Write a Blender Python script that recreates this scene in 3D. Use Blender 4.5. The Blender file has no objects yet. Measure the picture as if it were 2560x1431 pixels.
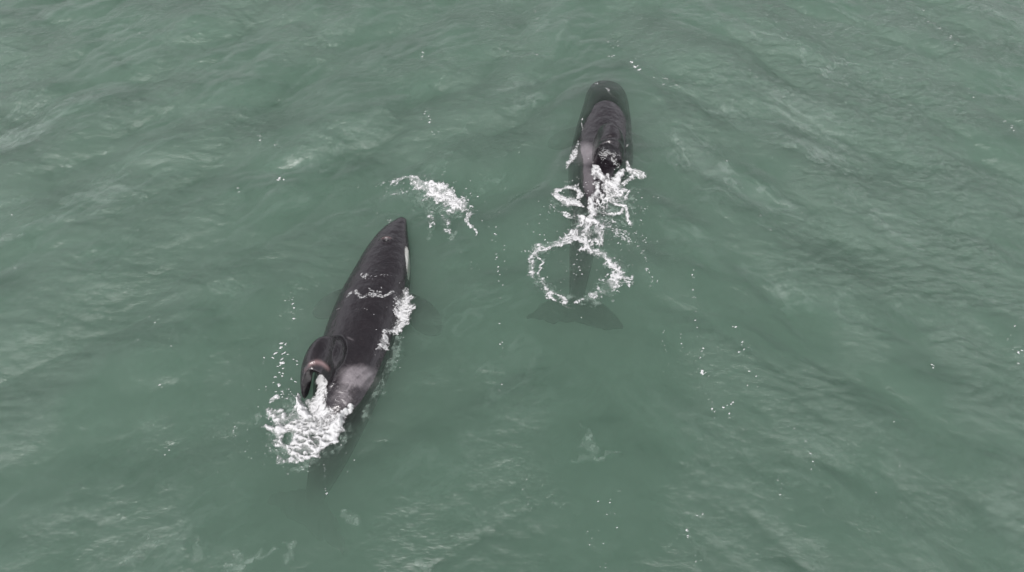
import bpy, math, random
import numpy as np
from mathutils import Vector, Matrix
from mathutils.bvhtree import BVHTree

# ------------------------------------------------------------------ camera, sky, light
SC = bpy.context.scene
COL = SC.collection
W, Hh = 2560.0, 1431.0
F = 1750.0                      # focal length in photo pixels
PITCH = math.radians(55)        # camera looks down by this
CH = 13.0                       # camera height above the water (m)
cam = bpy.data.cameras.new("camera")
cam.sensor_width = 36.0
cam.lens = 36.0 * F / W
cam.clip_start = 0.1
cam.clip_end = 3000
co = bpy.data.objects.new("camera", cam)
co.location = (0, 0, CH)
co.rotation_euler = (math.pi / 2 - PITCH, 0, 0)
COL.objects.link(co)
SC.camera = co

SUN_EL, SUN_ROT = math.radians(58), math.radians(200)
world = bpy.data.worlds.new("World")
SC.world = world
world.use_nodes = True
nt = world.node_tree
nt.nodes.clear()
sky = nt.nodes.new("ShaderNodeTexSky")
sky.sky_type = 'NISHITA'
sky.sun_disc = False
sky.sun_elevation = SUN_EL
sky.sun_rotation = SUN_ROT
sky.dust_density = 6.0
sky.air_density = 1.0
hsv = nt.nodes.new("ShaderNodeHueSaturation")      # cloud cover takes most of the blue out of the sky
hsv.inputs['Saturation'].default_value = 0.13
tc = nt.nodes.new("ShaderNodeTexCoord")
cn = nt.nodes.new("ShaderNodeTexNoise")
cn.inputs['Scale'].default_value = 2.2
cn.inputs['Detail'].default_value = 5
cr = nt.nodes.new("ShaderNodeMapRange")
cr.inputs['From Min'].default_value = 0.3
cr.inputs['From Max'].default_value = 0.7
cr.inputs['To Min'].default_value = 0.7
cr.inputs['To Max'].default_value = 1.3
mx = nt.nodes.new("ShaderNodeMix")
mx.data_type = 'RGBA'
mx.blend_type = 'MULTIPLY'
mx.inputs[0].default_value = 1.0
tint = nt.nodes.new("ShaderNodeMix")
tint.data_type = 'RGBA'
tint.blend_type = 'MULTIPLY'
tint.inputs[0].default_value = 1.0
tint.inputs[7].default_value = (1.0, 0.972, 1.0, 1)
bg = nt.nodes.new("ShaderNodeBackground")
bg.inputs['Strength'].default_value = 0.12
wo = nt.nodes.new("ShaderNodeOutputWorld")
nt.links.new(tc.outputs['Generated'], cn.inputs['Vector'])
nt.links.new(cn.outputs['Fac'], cr.inputs['Value'])
nt.links.new(sky.outputs[0], hsv.inputs['Color'])
nt.links.new(hsv.outputs[0], mx.inputs[6])
nt.links.new(cr.outputs[0], mx.inputs[7])
nt.links.new(mx.outputs[2], tint.inputs[6])
sx = nt.nodes.new("ShaderNodeSeparateXYZ")
gr = nt.nodes.new("ShaderNodeMapRange")
gr.inputs['From Min'].default_value = 0.2; gr.inputs['From Max'].default_value = 0.95
gr.inputs['To Min'].default_value = 2.5; gr.inputs['To Max'].default_value = 0.55
gm = nt.nodes.new("ShaderNodeMix"); gm.data_type = 'RGBA'; gm.blend_type = 'MULTIPLY'; gm.inputs[0].default_value = 1.0
nt.links.new(tc.outputs['Generated'], sx.inputs[0])
nt.links.new(sx.outputs['Z'], gr.inputs['Value'])
nt.links.new(tint.outputs[2], gm.inputs[6]); nt.links.new(gr.outputs[0], gm.inputs[7])
nt.links.new(gm.outputs[2], bg.inputs['Color'])
nt.links.new(bg.outputs[0], wo.inputs['Surface'])

sl = bpy.data.lights.new("sun", 'SUN')
sl.energy = 1.2
sl.angle = math.radians(14)
sl.color = (1.0, 0.96, 0.93)
so = bpy.data.objects.new("sun", sl)
so.rotation_euler = (math.pi / 2 - SUN_EL, 0, math.pi - SUN_ROT)
COL.objects.link(so)

SC.view_settings.view_transform = 'Standard'
SC.view_settings.look = 'None'
SC.view_settings.gamma = 1
SC.view_settings.use_curve_mapping = False
SC.view_settings.exposure = 0.2
cy = SC.cycles
cy.use_denoising = True
cy.volume_bounces = 4
cy.max_bounces = 8
cy.diffuse_bounces = 3
cy.glossy_bounces = 3
cy.transmission_bounces = 2
cy.transparent_max_bounces = 12
cy.caustics_reflective = False
cy.caustics_refractive = False

# ------------------------------------------------------------------ helpers
CT, ST = math.cos(PITCH), math.sin(PITCH)

def at(px, py, z=0.0):
    """the point at height z seen at photo pixel (px, py)"""
    u, v = px - W / 2, py - Hh / 2
    d = np.array([u, F * CT - v * ST, -F * ST - v * CT])
    t = (CH - z) / -d[2]
    return np.array([d[0] * t, d[1] * t, z])

def ppm(py):
    """photo pixels per metre (crosswise) at water level on row py"""
    return (F * ST + (py - Hh / 2) * CT) / CH

def tag(o, label=None, cat=None, group=None, kind=None):
    if label: o['label'] = label
    if cat: o['category'] = cat
    if group: o['group'] = group
    if kind: o['kind'] = kind
    return o

def mesh_np(name, V, Fq, mat, attrs=None, smooth=True):
    """mesh from numpy arrays; Fq (n,3) or (n,4)"""
    me = bpy.data.meshes.new(name)
    V = np.asarray(V, dtype=np.float32)
    Fq = np.asarray(Fq, dtype=np.int32)
    n, k = Fq.shape
    me.vertices.add(len(V))
    me.vertices.foreach_set("co", V.ravel())
    me.loops.add(n * k)
    me.loops.foreach_set("vertex_index", Fq.ravel())
    me.polygons.add(n)
    me.polygons.foreach_set("loop_start", np.arange(0, n * k, k, dtype=np.int32))
    me.polygons.foreach_set("loop_total", np.full(n, k, dtype=np.int32))
    me.update(calc_edges=True)
    me.validate()
    if attrs:
        for a, val in attrs.items():
            at_ = me.attributes.new(a, 'FLOAT', 'POINT')
            at_.data.foreach_set("value", np.asarray(val, dtype=np.float32))
    me.polygons.foreach_set("use_smooth", [smooth] * len(me.polygons))
    if mat: me.materials.append(mat)
    o = bpy.data.objects.new(name, me)
    COL.objects.link(o)
    return o

def catmull(P, n):
    """n points along a Catmull-Rom curve through rows of P (uniform by control index)"""
    P = np.asarray(P, float)
    m = len(P)
    E = np.vstack([2 * P[0] - P[1], P, 2 * P[-1] - P[-2]])
    out = []
    for t in np.linspace(0, m - 1, n):
        i = min(int(t), m - 2)
        u = t - i
        p0, p1, p2, p3 = E[i], E[i + 1], E[i + 2], E[i + 3]
        out.append(0.5 * ((2 * p1) + (-p0 + p2) * u + (2 * p0 - 5 * p1 + 4 * p2 - p3) * u * u
                          + (-p0 + 3 * p1 - 3 * p2 + p3) * u ** 3))
    return np.array(out)

def sstep(a, b, x):
    t = np.clip((x - a) / (b - a), 0, 1)
    return t * t * (3 - 2 * t)

def _hash(ix, iy, seed):
    h = (ix.astype(np.int64) * 374761393 + iy.astype(np.int64) * 668265263 + seed * 1274126177) & 0xffffffff
    h = ((h ^ (h >> 13)) * 1274126177) & 0xffffffff
    h = (h ^ (h >> 16)) & 0xffffffff
    return h / 4294967295.0

def vnoise(x, y, seed=0):
    ix, iy = np.floor(x), np.floor(y)
    fx, fy = x - ix, y - iy
    ix, iy = ix.astype(np.int64), iy.astype(np.int64)
    fx = fx * fx * fx * (fx * (fx * 6 - 15) + 10); fy = fy * fy * fy * (fy * (fy * 6 - 15) + 10)
    a, b = _hash(ix, iy, seed), _hash(ix + 1, iy, seed)
    c, d = _hash(ix, iy + 1, seed), _hash(ix + 1, iy + 1, seed)
    return (a * (1 - fx) + b * fx) * (1 - fy) + (c * (1 - fx) + d * fx) * fy

def fbm(x, y, oct=4, seed=0, gain=.5):
    s, a, t = 0, 1.0, 0
    for i in range(oct):
        c, sn = math.cos(i * 1.1), math.sin(i * 1.1)
        s = s + a * vnoise((x * c - y * sn) * 2 ** i + 17.3 * i, (x * sn + y * c) * 2 ** i - 9.1 * i, seed + i)
        t += a; a *= gain
    return s / t

def worley(x, y, seed=0):
    """F1, F2 distances"""
    ix, iy = np.floor(x).astype(np.int64), np.floor(y).astype(np.int64)
    f1 = np.full(x.shape, 9.0); f2 = np.full(x.shape, 9.0)
    for dx in (-1, 0, 1):
        for dy in (-1, 0, 1):
            cx, cy_ = ix + dx, iy + dy
            px = cx + _hash(cx, cy_, seed + 11)
            py = cy_ + _hash(cx, cy_, seed + 29)
            d = np.hypot(px - x, py - y)
            f2 = np.where(d < f1, f1, np.minimum(f2, d))
            f1 = np.minimum(f1, d)
    return f1, f2

# ------------------------------------------------------------------ materials
def newmat(name):
    m = bpy.data.materials.new(name)
    m.use_nodes = True
    m.node_tree.nodes.clear()
    return m, m.node_tree.nodes, m.node_tree.links

def water_material():
    m, N, L = newmat("sea_water")
    out = N.new("ShaderNodeOutputMaterial")
    tcn = N.new("ShaderNodeTexCoord")
    mp = N.new("ShaderNodeMapping"); mp.inputs['Scale'].default_value = (1.0, 2.0, 1.0)
    n1 = N.new("ShaderNodeTexNoise"); n1.inputs['Scale'].default_value = 9.0; n1.inputs['Detail'].default_value = 5
    n1.inputs['Roughness'].default_value = 0.62
    b1 = N.new("ShaderNodeBump"); b1.inputs['Strength'].default_value = 1.0
    att = N.new("ShaderNodeAttribute"); att.attribute_name = "chop"
    mr = N.new("ShaderNodeMath"); mr.operation = 'MULTIPLY'; mr.inputs[1].default_value = 0.03
    L.new(att.outputs['Fac'], mr.inputs[0])
    L.new(mr.outputs[0], b1.inputs['Distance'])
    L.new(tcn.outputs['Object'], mp.inputs['Vector'])
    L.new(mp.outputs[0], n1.inputs['Vector'])
    L.new(n1.outputs['Fac'], b1.inputs['Height'])
    fr = N.new("ShaderNodeFresnel"); fr.inputs['IOR'].default_value = 1.5
    L.new(b1.outputs[0], fr.inputs['Normal'])
    gl = N.new("ShaderNodeBsdfGlossy"); gl.inputs['Roughness'].default_value = 0.16
    gl.inputs['Color'].default_value = (1, 1, 1, 1)
    L.new(b1.outputs[0], gl.inputs['Normal'])
    tr = N.new("ShaderNodeBsdfTransparent")
    ms = N.new("ShaderNodeMixShader")
    # fine silt in the top water layer; its pale streaks paint in sky reflections
    sa = N.new("ShaderNodeAttribute"); sa.attribute_name = "silt"
    sc_ = N.new("ShaderNodeMix"); sc_.data_type = 'RGBA'
    sc_.inputs[6].default_value = (0.105, 0.195, 0.142, 1); sc_.inputs[7].default_value = (0.225, 0.30, 0.26, 1)
    sf = N.new("ShaderNodeMapRange"); sf.inputs['To Min'].default_value = 0.05; sf.inputs['To Max'].default_value = 0.55
    df = N.new("ShaderNodeBsdfDiffuse"); m2 = N.new("ShaderNodeMixShader")
    L.new(sa.outputs['Fac'], sc_.inputs[0]); L.new(sa.outputs['Fac'], sf.inputs['Value'])
    L.new(sc_.outputs[2], df.inputs['Color']); L.new(b1.outputs[0], df.inputs['Normal'])
    L.new(sf.outputs[0], m2.inputs[0]); L.new(tr.outputs[0], m2.inputs[1]); L.new(df.outputs[0], m2.inputs[2])
    L.new(fr.outputs[0], ms.inputs[0]); L.new(m2.outputs[0], ms.inputs[1]); L.new(gl.outputs[0], ms.inputs[2])
    L.new(ms.outputs[0], out.inputs['Surface'])
    vol = N.new("ShaderNodeVolumePrincipled")
    vol.inputs['Color'].default_value = (0.555, 0.75, 0.65, 1)
    vol.inputs['Density'].default_value = 1.0
    vol.inputs['Anisotropy'].default_value = 0.0
    L.new(vol.outputs[0], out.inputs['Volume'])
    m.cycles.homogeneous_volume = True
    return m

def foam_material(name="foam", col=(0.57, 0.58, 0.58, 1), lo=0.12, hi=0.9, amax=1.0, fine=32.0, rough=0.55):
    m, N, L = newmat(name)
    out = N.new("ShaderNodeOutputMaterial")
    att = N.new("ShaderNodeAttribute"); att.attribute_name = "foam"
    tcn = N.new("ShaderNodeTexCoord")
    n1 = N.new("ShaderNodeTexNoise"); n1.inputs['Scale'].default_value = fine; n1.inputs['Detail'].default_value = 4
    L.new(tcn.outputs['Object'], n1.inputs['Vector'])
    ma = N.new("ShaderNodeMath"); ma.operation = 'MULTIPLY_ADD'
    ma.inputs[1].default_value = 0.45; ma.inputs[2].default_value = -0.225
    L.new(n1.outputs['Fac'], ma.inputs[0])
    ad = N.new("ShaderNodeMath"); ad.operation = 'ADD'
    L.new(att.outputs['Fac'], ad.inputs[0]); L.new(ma.outputs[0], ad.inputs[1])
    mr = N.new("ShaderNodeMapRange"); mr.interpolation_type = 'SMOOTHSTEP'
    mr.inputs['From Min'].default_value = lo; mr.inputs['From Max'].default_value = hi
    mr.inputs['To Max'].default_value = amax
    L.new(ad.outputs[0], mr.inputs['Value'])
    pb = N.new("ShaderNodeBsdfPrincipled")
    pb.inputs['Base Color'].default_value = col
    pb.inputs['Roughness'].default_value = rough
    pb.inputs['Specular IOR Level'].default_value = 0.3
    bp = N.new("ShaderNodeBump"); bp.inputs['Strength'].default_value = 0.8; bp.inputs['Distance'].default_value = 0.02
    n2 = N.new("ShaderNodeTexNoise"); n2.inputs['Scale'].default_value = 18; n2.inputs['Detail'].default_value = 5
    L.new(tcn.outputs['Object'], n2.inputs['Vector']); L.new(n2.outputs['Fac'], bp.inputs['Height'])
    L.new(bp.outputs[0], pb.inputs['Normal'])
    L.new(mr.outputs[0], pb.inputs['Alpha'])
    L.new(pb.outputs[0], out.inputs['Surface'])
    return m

def skin_material():
    m, N, L = newmat("whale_skin")
    out = N.new("ShaderNodeOutputMaterial")
    pb = N.new("ShaderNodeBsdfPrincipled")
    tcn = N.new("ShaderNodeTexCoord")
    n1 = N.new("ShaderNodeTexNoise"); n1.inputs['Scale'].default_value = 3.5; n1.inputs['Detail'].default_value = 6
    L.new(tcn.outputs['Object'], n1.inputs['Vector'])
    black = N.new("ShaderNodeMix"); black.data_type = 'RGBA'
    black.inputs[6].default_value = (0.006, 0.005, 0.007, 1)
    black.inputs[7].default_value = (0.018, 0.014, 0.017, 1)
    L.new(n1.outputs['Fac'], black.inputs[0])
    grey = N.new("ShaderNodeMix"); grey.data_type = 'RGBA'
    sa = N.new("ShaderNodeAttribute"); sa.attribute_name = "saddle"
    grey.inputs[7].default_value = (0.19, 0.175, 0.185, 1)
    L.new(sa.outputs['Fac'], grey.inputs[0]); L.new(black.outputs[2], grey.inputs[6])
    pk = N.new("ShaderNodeMix"); pk.data_type = 'RGBA'
    pa = N.new("ShaderNodeAttribute"); pa.attribute_name = "fold"
    pk.inputs[7].default_value = (0.26, 0.17, 0.17, 1)
    L.new(pa.outputs['Fac'], pk.inputs[0]); L.new(grey.outputs[2], pk.inputs[6])
    wh = N.new("ShaderNodeMix"); wh.data_type = 'RGBA'
    ea = N.new("ShaderNodeAttribute"); ea.attribute_name = "white"
    wh.inputs[7].default_value = (0.72, 0.72, 0.68, 1)
    L.new(ea.outputs['Fac'], wh.inputs[0]); L.new(pk.outputs[2], wh.inputs[6])
    L.new(wh.outputs[2], pb.inputs['Base Color'])
    pb.inputs['IOR'].default_value = 1.45
    rr = N.new("ShaderNodeMapRange")
    rr.inputs['To Min'].default_value = 0.06; rr.inputs['To Max'].default_value = 0.34
    n2 = N.new("ShaderNodeTexNoise"); n2.inputs['Scale'].default_value = 6; n2.inputs['Detail'].default_value = 3
    L.new(tcn.outputs['Object'], n2.inputs['Vector'])
    L.new(n2.outputs['Fac'], rr.inputs['Value']); L.new(rr.outputs[0], pb.inputs['Roughness'])
    gp = N.new("ShaderNodeNewGeometry"); gz = N.new("ShaderNodeSeparateXYZ"); gm_ = N.new("ShaderNodeMapRange")
    gm_.inputs['From Min'].default_value = -0.10; gm_.inputs['From Max'].default_value = 0.0
    gm_.inputs['To Min'].default_value = 0.02; gm_.inputs['To Max'].default_value = 1.0
    L.new(gp.outputs['Position'], gz.inputs[0]); L.new(gz.outputs['Z'], gm_.inputs['Value'])   # sea water takes the gloss off wet skin
    L.new(gm_.outputs[0], pb.inputs['Specular IOR Level'])
    bp = N.new("ShaderNodeBump"); bp.inputs['Strength'].default_value = 0.8; bp.inputs['Distance'].default_value = 0.04
    n3 = N.new("ShaderNodeTexNoise"); n3.inputs['Scale'].default_value = 5; n3.inputs['Detail'].default_value = 6
    L.new(tcn.outputs['Object'], n3.inputs['Vector'])
    L.new(n3.outputs['Fac'], bp.inputs['Height'])
    n4 = N.new("ShaderNodeTexNoise"); n4.inputs['Scale'].default_value = 26; n4.inputs['Detail'].default_value = 4
    b2 = N.new("ShaderNodeBump"); b2.inputs['Strength'].default_value = 0.45; b2.inputs['Distance'].default_value = 0.012
    L.new(tcn.outputs['Object'], n4.inputs['Vector']); L.new(n4.outputs['Fac'], b2.inputs['Height'])
    L.new(bp.outputs[0], b2.inputs['Normal']); L.new(b2.outputs[0], pb.inputs['Normal'])
    L.new(pb.outputs[0], out.inputs['Surface'])
    return m

M_WATER = water_material()
M_FOAM = foam_material()
M_THIN = foam_material("thin_foam", lo=0.3, hi=1.0, amax=0.75)
M_BUB = foam_material("submerged_bubbles", col=(0.50, 0.64, 0.57, 1), lo=0.05, hi=1.1, amax=0.62, fine=14)
M_SKIN = skin_material()

# ------------------------------------------------------------------ sea surface height field
def ocean_tile(seed, Lt, N, dirdeg, spread, lmin, lmax, power, rms_slope, chop):
    rng = np.random.default_rng(seed)
    k = 2 * np.pi * np.fft.fftfreq(N, Lt / N)
    kx, ky = np.meshgrid(k, k, indexing='ij')
    kk = np.hypot(kx, ky); kk[0, 0] = 1
    dx, dy = math.cos(math.radians(dirdeg)), math.sin(math.radians(dirdeg))
    cosd = np.abs(kx * dx + ky * dy) / kk
    A = kk ** (-power) * (cosd ** spread + 0.03)
    A *= sstep(0.6 * 2 * np.pi / lmax, 1.4 * 2 * np.pi / lmax, kk) * (1 - sstep(0.7 * 2 * np.pi / lmin, 1.3 * 2 * np.pi / lmin, kk))
    A[0, 0] = 0
    ph = rng.normal(size=(N, N)) + 1j * rng.normal(size=(N, N))
    Hk = A * ph
    sc = rms_slope / math.sqrt(np.mean(np.real(np.fft.ifft2(1j * kx * Hk)) ** 2 + np.real(np.fft.ifft2(1j * ky * Hk)) ** 2))
    Hk = Hk * sc
    h = np.real(np.fft.ifft2(Hk))
    Dx = np.real(np.fft.ifft2(-1j * kx / kk * Hk)) * chop
    Dy = np.real(np.fft.ifft2(-1j * ky / kk * Hk)) * chop
    # height at fixed grid points after sideways displacement (fixed-point inverse)
    gx, gy = np.meshgrid(np.arange(N) * Lt / N, np.arange(N) * Lt / N, indexing='ij')
    qx, qy = gx.copy(), gy.copy()
    for _ in range(5):
        qx = gx - bil(Dx, qx, qy, Lt); qy = gy - bil(Dy, qx, qy, Lt)
    return bil(h, qx, qy, Lt)

def bil(T, x, y, Lt):
    N = T.shape[0]
    u = (x / Lt * N) % N; v = (y / Lt * N) % N
    i = np.floor(u).astype(int); j = np.floor(v).astype(int)
    fu, fv = u - i, v - j
    i %= N; j %= N
    i2, j2 = (i + 1) % N, (j + 1) % N
    return (T[i, j] * (1 - fu) + T[i2, j] * fu) * (1 - fv) + (T[i, j2] * (1 - fu) + T[i2, j2] * fu) * fv

LT = 41.0
T_SW = ocean_tile(3, LT, 1024, 126, 3, 0.25, 4.6, 2.15, 0.23, 1.3)      # crests running lower left to upper right
T_SE = ocean_tile(8, LT, 1024, 48, 2.5, 0.22, 3.6, 2.1, 0.21, 1.2)       # crests running upper left to lower right
T_RP = ocean_tile(5, 23.0, 1024, 97, 1.6, 0.08, 0.5, 1.5, 0.19, 0.9)   # wind ripples

def seg_dist(x, y, P):
    d = np.full(x.shape, 1e9); tt = np.zeros(x.shape)
    n = len(P) - 1
    for i in range(n):
        a, b = P[i], P[i + 1]
        ab = b - a
        l2 = ab @ ab + 1e-12
        t = np.clip(((x - a[0]) * ab[0] + (y - a[1]) * ab[1]) / l2, 0, 1)
        di = np.hypot(x - a[0] - t * ab[0], y - a[1] - t * ab[1])
        m = di < d
        d = np.where(m, di, d); tt = np.where(m, (i + t) / n, tt)
    return d, tt

def pxline(pts, z=0.0):
    return np.array([at(px, py, z)[:2] for px, py in pts])

CALM = [(pxline([(1000, 560), (930, 760), (850, 960), (770, 1230)]), 1.6),
        (pxline([(1513, 230), (1500, 420), (1460, 560), (1440, 800)]), 1.4),
        (pxline([(1300, 1100), (900, 1300)]), 3.0)]
BOW = [(pxline([(1330, 250), (1390, 195), (1480, 165), (1560, 170), (1630, 215), (1690, 290), (1730, 390)]), 0.22, 0.07),
       (pxline([(1560, 150), (1640, 190), (1750, 220), (1850, 215)]), 0.18, 0.07),
       (pxline([(930, 470), (1020, 440), (1100, 470), (1160, 520), (1200, 600)]), 0.25, 0.06),
       (pxline([(1270, 160), (1380, 110), (1500, 100), (1600, 130)]), 0.2, 0.055),
       (pxline([(1560, 560), (1620, 640), (1640, 740)]), 0.2, 0.055)]

def chop_mask(x, y):
    r = 0.62 + 0.55 * sstep(2.0, 11.0, x) * sstep(4.0, 9.0, y + 0.2 * x) + 0.35 * sstep(11.0, 18.0, y)
    r = r * (0.45 + 1.3 * sstep(.3, .7, fbm(x * .5, y * .5, 3, 77)))
    for P, rad in CALM:
        d, _ = seg_dist(x, y, P)
        r = r * (0.6 + 0.4 * sstep(rad * .4, rad * 1.8, d))
    return r

def wave_h(x, y, cm=None):
    if cm is None: cm = chop_mask(x, y)
    right = sstep(0.5, 6.5, x - 0.25 * (y - 10))
    amp = 0.42 + 0.66 * sstep(5, 15, y)
    calm = np.ones_like(x)
    for P, rad in CALM:
        d, _ = seg_dist(x, y, P)
        calm = calm * (0.68 + 0.32 * sstep(rad * .5, rad * 2.2, d))
    h = bil(T_SW, x, y, LT) * (1 - right) * 1.0 + bil(T_SE, x, y, LT) * (0.25 + 0.75 * right)
    h = h * amp * calm
    h = h + bil(T_RP, x, y, 23.0) * cm
    for P, w, a in BOW:
        d, t = seg_dist(x, y, P)
        h = h + a * np.exp(-(d / w) ** 2) * np.sin(np.pi * np.clip(t * .9 + .05, 0, 1)) - 0.4 * a * np.exp(-(d / (2.2 * w)) ** 2)
    far = 1 - sstep(60, 200, np.hypot(x, y - 10))
    return h * far

def graded(lo, hi, step, far):
    c = list(np.arange(lo, hi + step, step))
    a, s = [], step
    p = lo
    while p > lo - far:
        s = min(s * 1.18, 40); p -= s; a.append(p)
    b, s = [], step
    p = c[-1]
    while p < hi + far:
        s = min(s * 1.18, 40); p += s; b.append(p)
    return np.array(a[::-1] + c + b)

def silt_and_sheen(x, y):  # silt mottling plus pale streaks painted as sky reflection along the crests
    def streaks(deg, k, seed, sc):
        a = math.radians(deg)
        wx, wy = x + .9 * (fbm(x * .5, y * .5, 3, seed) - .5), y + .9 * (fbm(x * .5, y * .5, 3, seed + 5) - .5)
        u, v = (wx * math.cos(a) + wy * math.sin(a)) / k, -wx * math.sin(a) + wy * math.cos(a)
        f = fbm(u * sc, v * sc, 5, seed + 9, .55)
        g = fbm(u * sc * 2.3, v * sc * 2.3, 4, seed + 19, .6)
        return np.clip((f - .47) * 3.2, 0, 1) * .7 + .5 * np.exp(-((g - .5) / .05) ** 2) * sstep(.4, .6, f)
    right = sstep(-1.0, 5.0, x - .2 * (y - 10))
    st = streaks(36, 2.6, 301, 1.1) * (1 - right) + streaks(-38, 2.4, 331, .9) * right
    big = sstep(.35, .65, fbm(x * .16, y * .16, 3, 351))
    st = st * (.35 + .65 * big) * (.55 + .45 * sstep(6, 14, y))
    mott = .22 * (fbm(x * 2.2, y * 2.2, 4, 361) - .4)
    d1, _ = seg_dist(x, y, pxline([(1000, 620), (930, 760), (850, 960), (775, 1270)]))
    d2, _ = seg_dist(x, y, pxline([(1513, 230), (1500, 420), (1460, 560), (1440, 800)]))
    st = st * sstep(.5, 1.6, np.minimum(d1, d2))
    return np.clip(st + mott, 0, 1) * (1 - sstep(60, 150, np.hypot(x, y)))

def build_water():
    xs = graded(-17.5, 17.5, 0.034, 600)
    ys = graded(2.0, 21.5, 0.034, 600)
    X, Y = np.meshgrid(xs, ys, indexing='ij')
    cm = chop_mask(X, Y)
    Z = wave_h(X, Y, cm)
    nx, ny = X.shape
    V = np.stack([X.ravel(), Y.ravel(), Z.ravel()], 1)
    idx = np.arange(nx * ny).reshape(nx, ny)
    Q = np.stack([idx[:-1, :-1].ravel(), idx[1:, :-1].ravel(), idx[1:, 1:].ravel(), idx[:-1, 1:].ravel()], 1)
    # closed body of water: sides and floor under the surface
    rim = np.concatenate([idx[:, 0], idx[-1, 1:], idx[-2::-1, -1], idx[0, -2:0:-1]])
    nb = len(V)
    low = V[rim].copy(); low[:, 2] = -9.0
    V = np.vstack([V, low])
    r0 = np.arange(len(rim)); r1 = (r0 + 1) % len(rim)
    S = np.stack([rim[r1], rim[r0], nb + r0, nb + r1], 1)
    c = len(V)
    V = np.vstack([V, [[0, 10, -9.0]]])
    Bt = np.stack([nb + r1, nb + r0, np.full(len(rim), c), np.full(len(rim), c)], 1)
    chop = np.zeros(len(V)); chop[:nb] = np.clip(cm.ravel(), 0, 2)
    silt = np.zeros(len(V)); silt[:nb] = silt_and_sheen(X, Y).ravel()  # carries the painted sky sheen as well as the silt
    me_F = np.vstack([Q, S])
    o = mesh_np("water", V, me_F, M_WATER, {"chop": chop, "silt": silt})
    # floor as triangles
    import bmesh
    bm = bmesh.new(); bm.from_mesh(o.data); bm.verts.ensure_lookup_table()
    for a, b, c_, _ in Bt:
        f = bm.faces.new((bm.verts[int(a)], bm.verts[int(b)], bm.verts[int(c_)])); f.smooth = False
    bm.to_mesh(o.data); bm.free()
    tag(o, kind="structure")
    bed = mesh_np("seabed", [(-640, -600, -8.6), (640, -600, -8.6), (640, 640, -8.6), (-640, 640, -8.6)], [(0, 1, 2, 3)], None)
    m, N, L = newmat("silt")
    out = N.new("ShaderNodeOutputMaterial"); d = N.new("ShaderNodeBsdfDiffuse"); n = N.new("ShaderNodeTexNoise")
    r = N.new("ShaderNodeValToRGB"); r.color_ramp.elements[0].color = (.04, .05, .04, 1); r.color_ramp.elements[1].color = (.09, .09, .07, 1)
    L.new(n.outputs['Fac'], r.inputs[0]); L.new(r.outputs[0], d.inputs[0]); L.new(d.outputs[0], out.inputs['Surface'])
    bed.data.materials.append(m)
    tag(bed, kind="structure")

build_water()

# ------------------------------------------------------------------ whales
def loft(rings, cap=True):
    """rings: (n, m, 3) -> V, F (quads, with centre fans as degenerate-free tris split later)"""
    n, m, _ = rings.shape
    V = [tuple(p) for p in rings.reshape(-1, 3)]
    Fs = []
    for i in range(n - 1):
        for j in range(m):
            k = (j + 1) % m
            Fs.append((i * m + j, i * m + k, (i + 1) * m + k, (i + 1) * m + j))
    if cap:
        Fs.append(tuple(range(m))[::-1])
        Fs.append(tuple((n - 1) * m + j for j in range(m)))
    return V, Fs

def nrm(v):
    return v / (np.linalg.norm(v) + 1e-12)

def body_rings(st, n=120, m=40, roll=0.0):
    """st rows: px, py, z centre, half width, height above centre, depth below centre"""
    ctrl = []
    for px, py, z, w, hu, hd in st:
        p = at(px, py, z)
        ctrl.append([p[0], p[1], p[2], w, hu, hd])
    C = catmull(ctrl, n)
    rings, frames = [], []
    for i in range(n):
        a, b = C[max(i - 1, 0)], C[min(i + 1, n - 1)]
        T = nrm(b[:3] - a[:3])                    # towards the tail
        fw = -T
        up0 = np.array([0, 0, 1.0])
        R = nrm(np.cross(fw, up0))                # whale's right
        U = np.cross(R, fw)
        cr_, sr = math.cos(roll), math.sin(roll)
        R2, U2 = R * cr_ - U * sr, U * cr_ + R * sr
        p, w, hu, hd = C[i][:3], max(C[i][3], .004), max(C[i][4], .004), max(C[i][5], .004)
        ring = []
        for j in range(m):
            a_ = 2 * math.pi * j / m
            c, s = math.cos(a_), math.sin(a_)
            h = hu if s > 0 else hd
            e = 1.06 if s > 0 else 1.0
            ring.append(p + R2 * w * math.copysign(abs(c) ** (1 / e), c) + U2 * h * math.copysign(abs(s) ** (1 / e) if s > 0 else abs(s), s))
        rings.append(ring); frames.append((p, R2, U2, fw, w, hu))
    return np.array(rings), frames

def foil_rings(path, chord_dir, m=24):
    """path rows: position(3), chord, thickness, shift along chord_dir, normal(3)"""
    rings = []
    for row in path:
        p, ch, th, sh, nn = row[:3], row[3], row[4], row[5], nrm(row[6:9])
        ring = []
        for j in range(m):
            a = 2 * math.pi * j / m
            x = math.cos(a)
            y = math.sin(a) * (0.75 + 0.25 * x)
            ring.append(p + chord_dir * (sh + ch / 2 * x) + nn * (th / 2 * y))
        rings.append(ring)
    return np.array(rings)

def fin_path(curve, base, side, up, n=40):
    """curve rows: lateral, up, chord, thick, shift -> rows for foil_rings, normals from the bend"""
    C = catmull(curve, n)
    rows = []
    for i in range(n):
        a, b = C[max(i - 1, 0)], C[min(i + 1, n - 1)]
        t = side * (b[0] - a[0]) + up * (b[1] - a[1])
        t = nrm(t)
        nn = np.array([0.0, 0, 0])
        # perpendicular to t inside the side/up plane
        tl, tu = t @ side, t @ up
        nn = side * (-tu) + up * tl
        p = base + side * C[i][0] + up * C[i][1]
        rows.append(np.concatenate([p, [C[i][2], C[i][3], C[i][4]], nn]))
    return np.array(rows)

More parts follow.
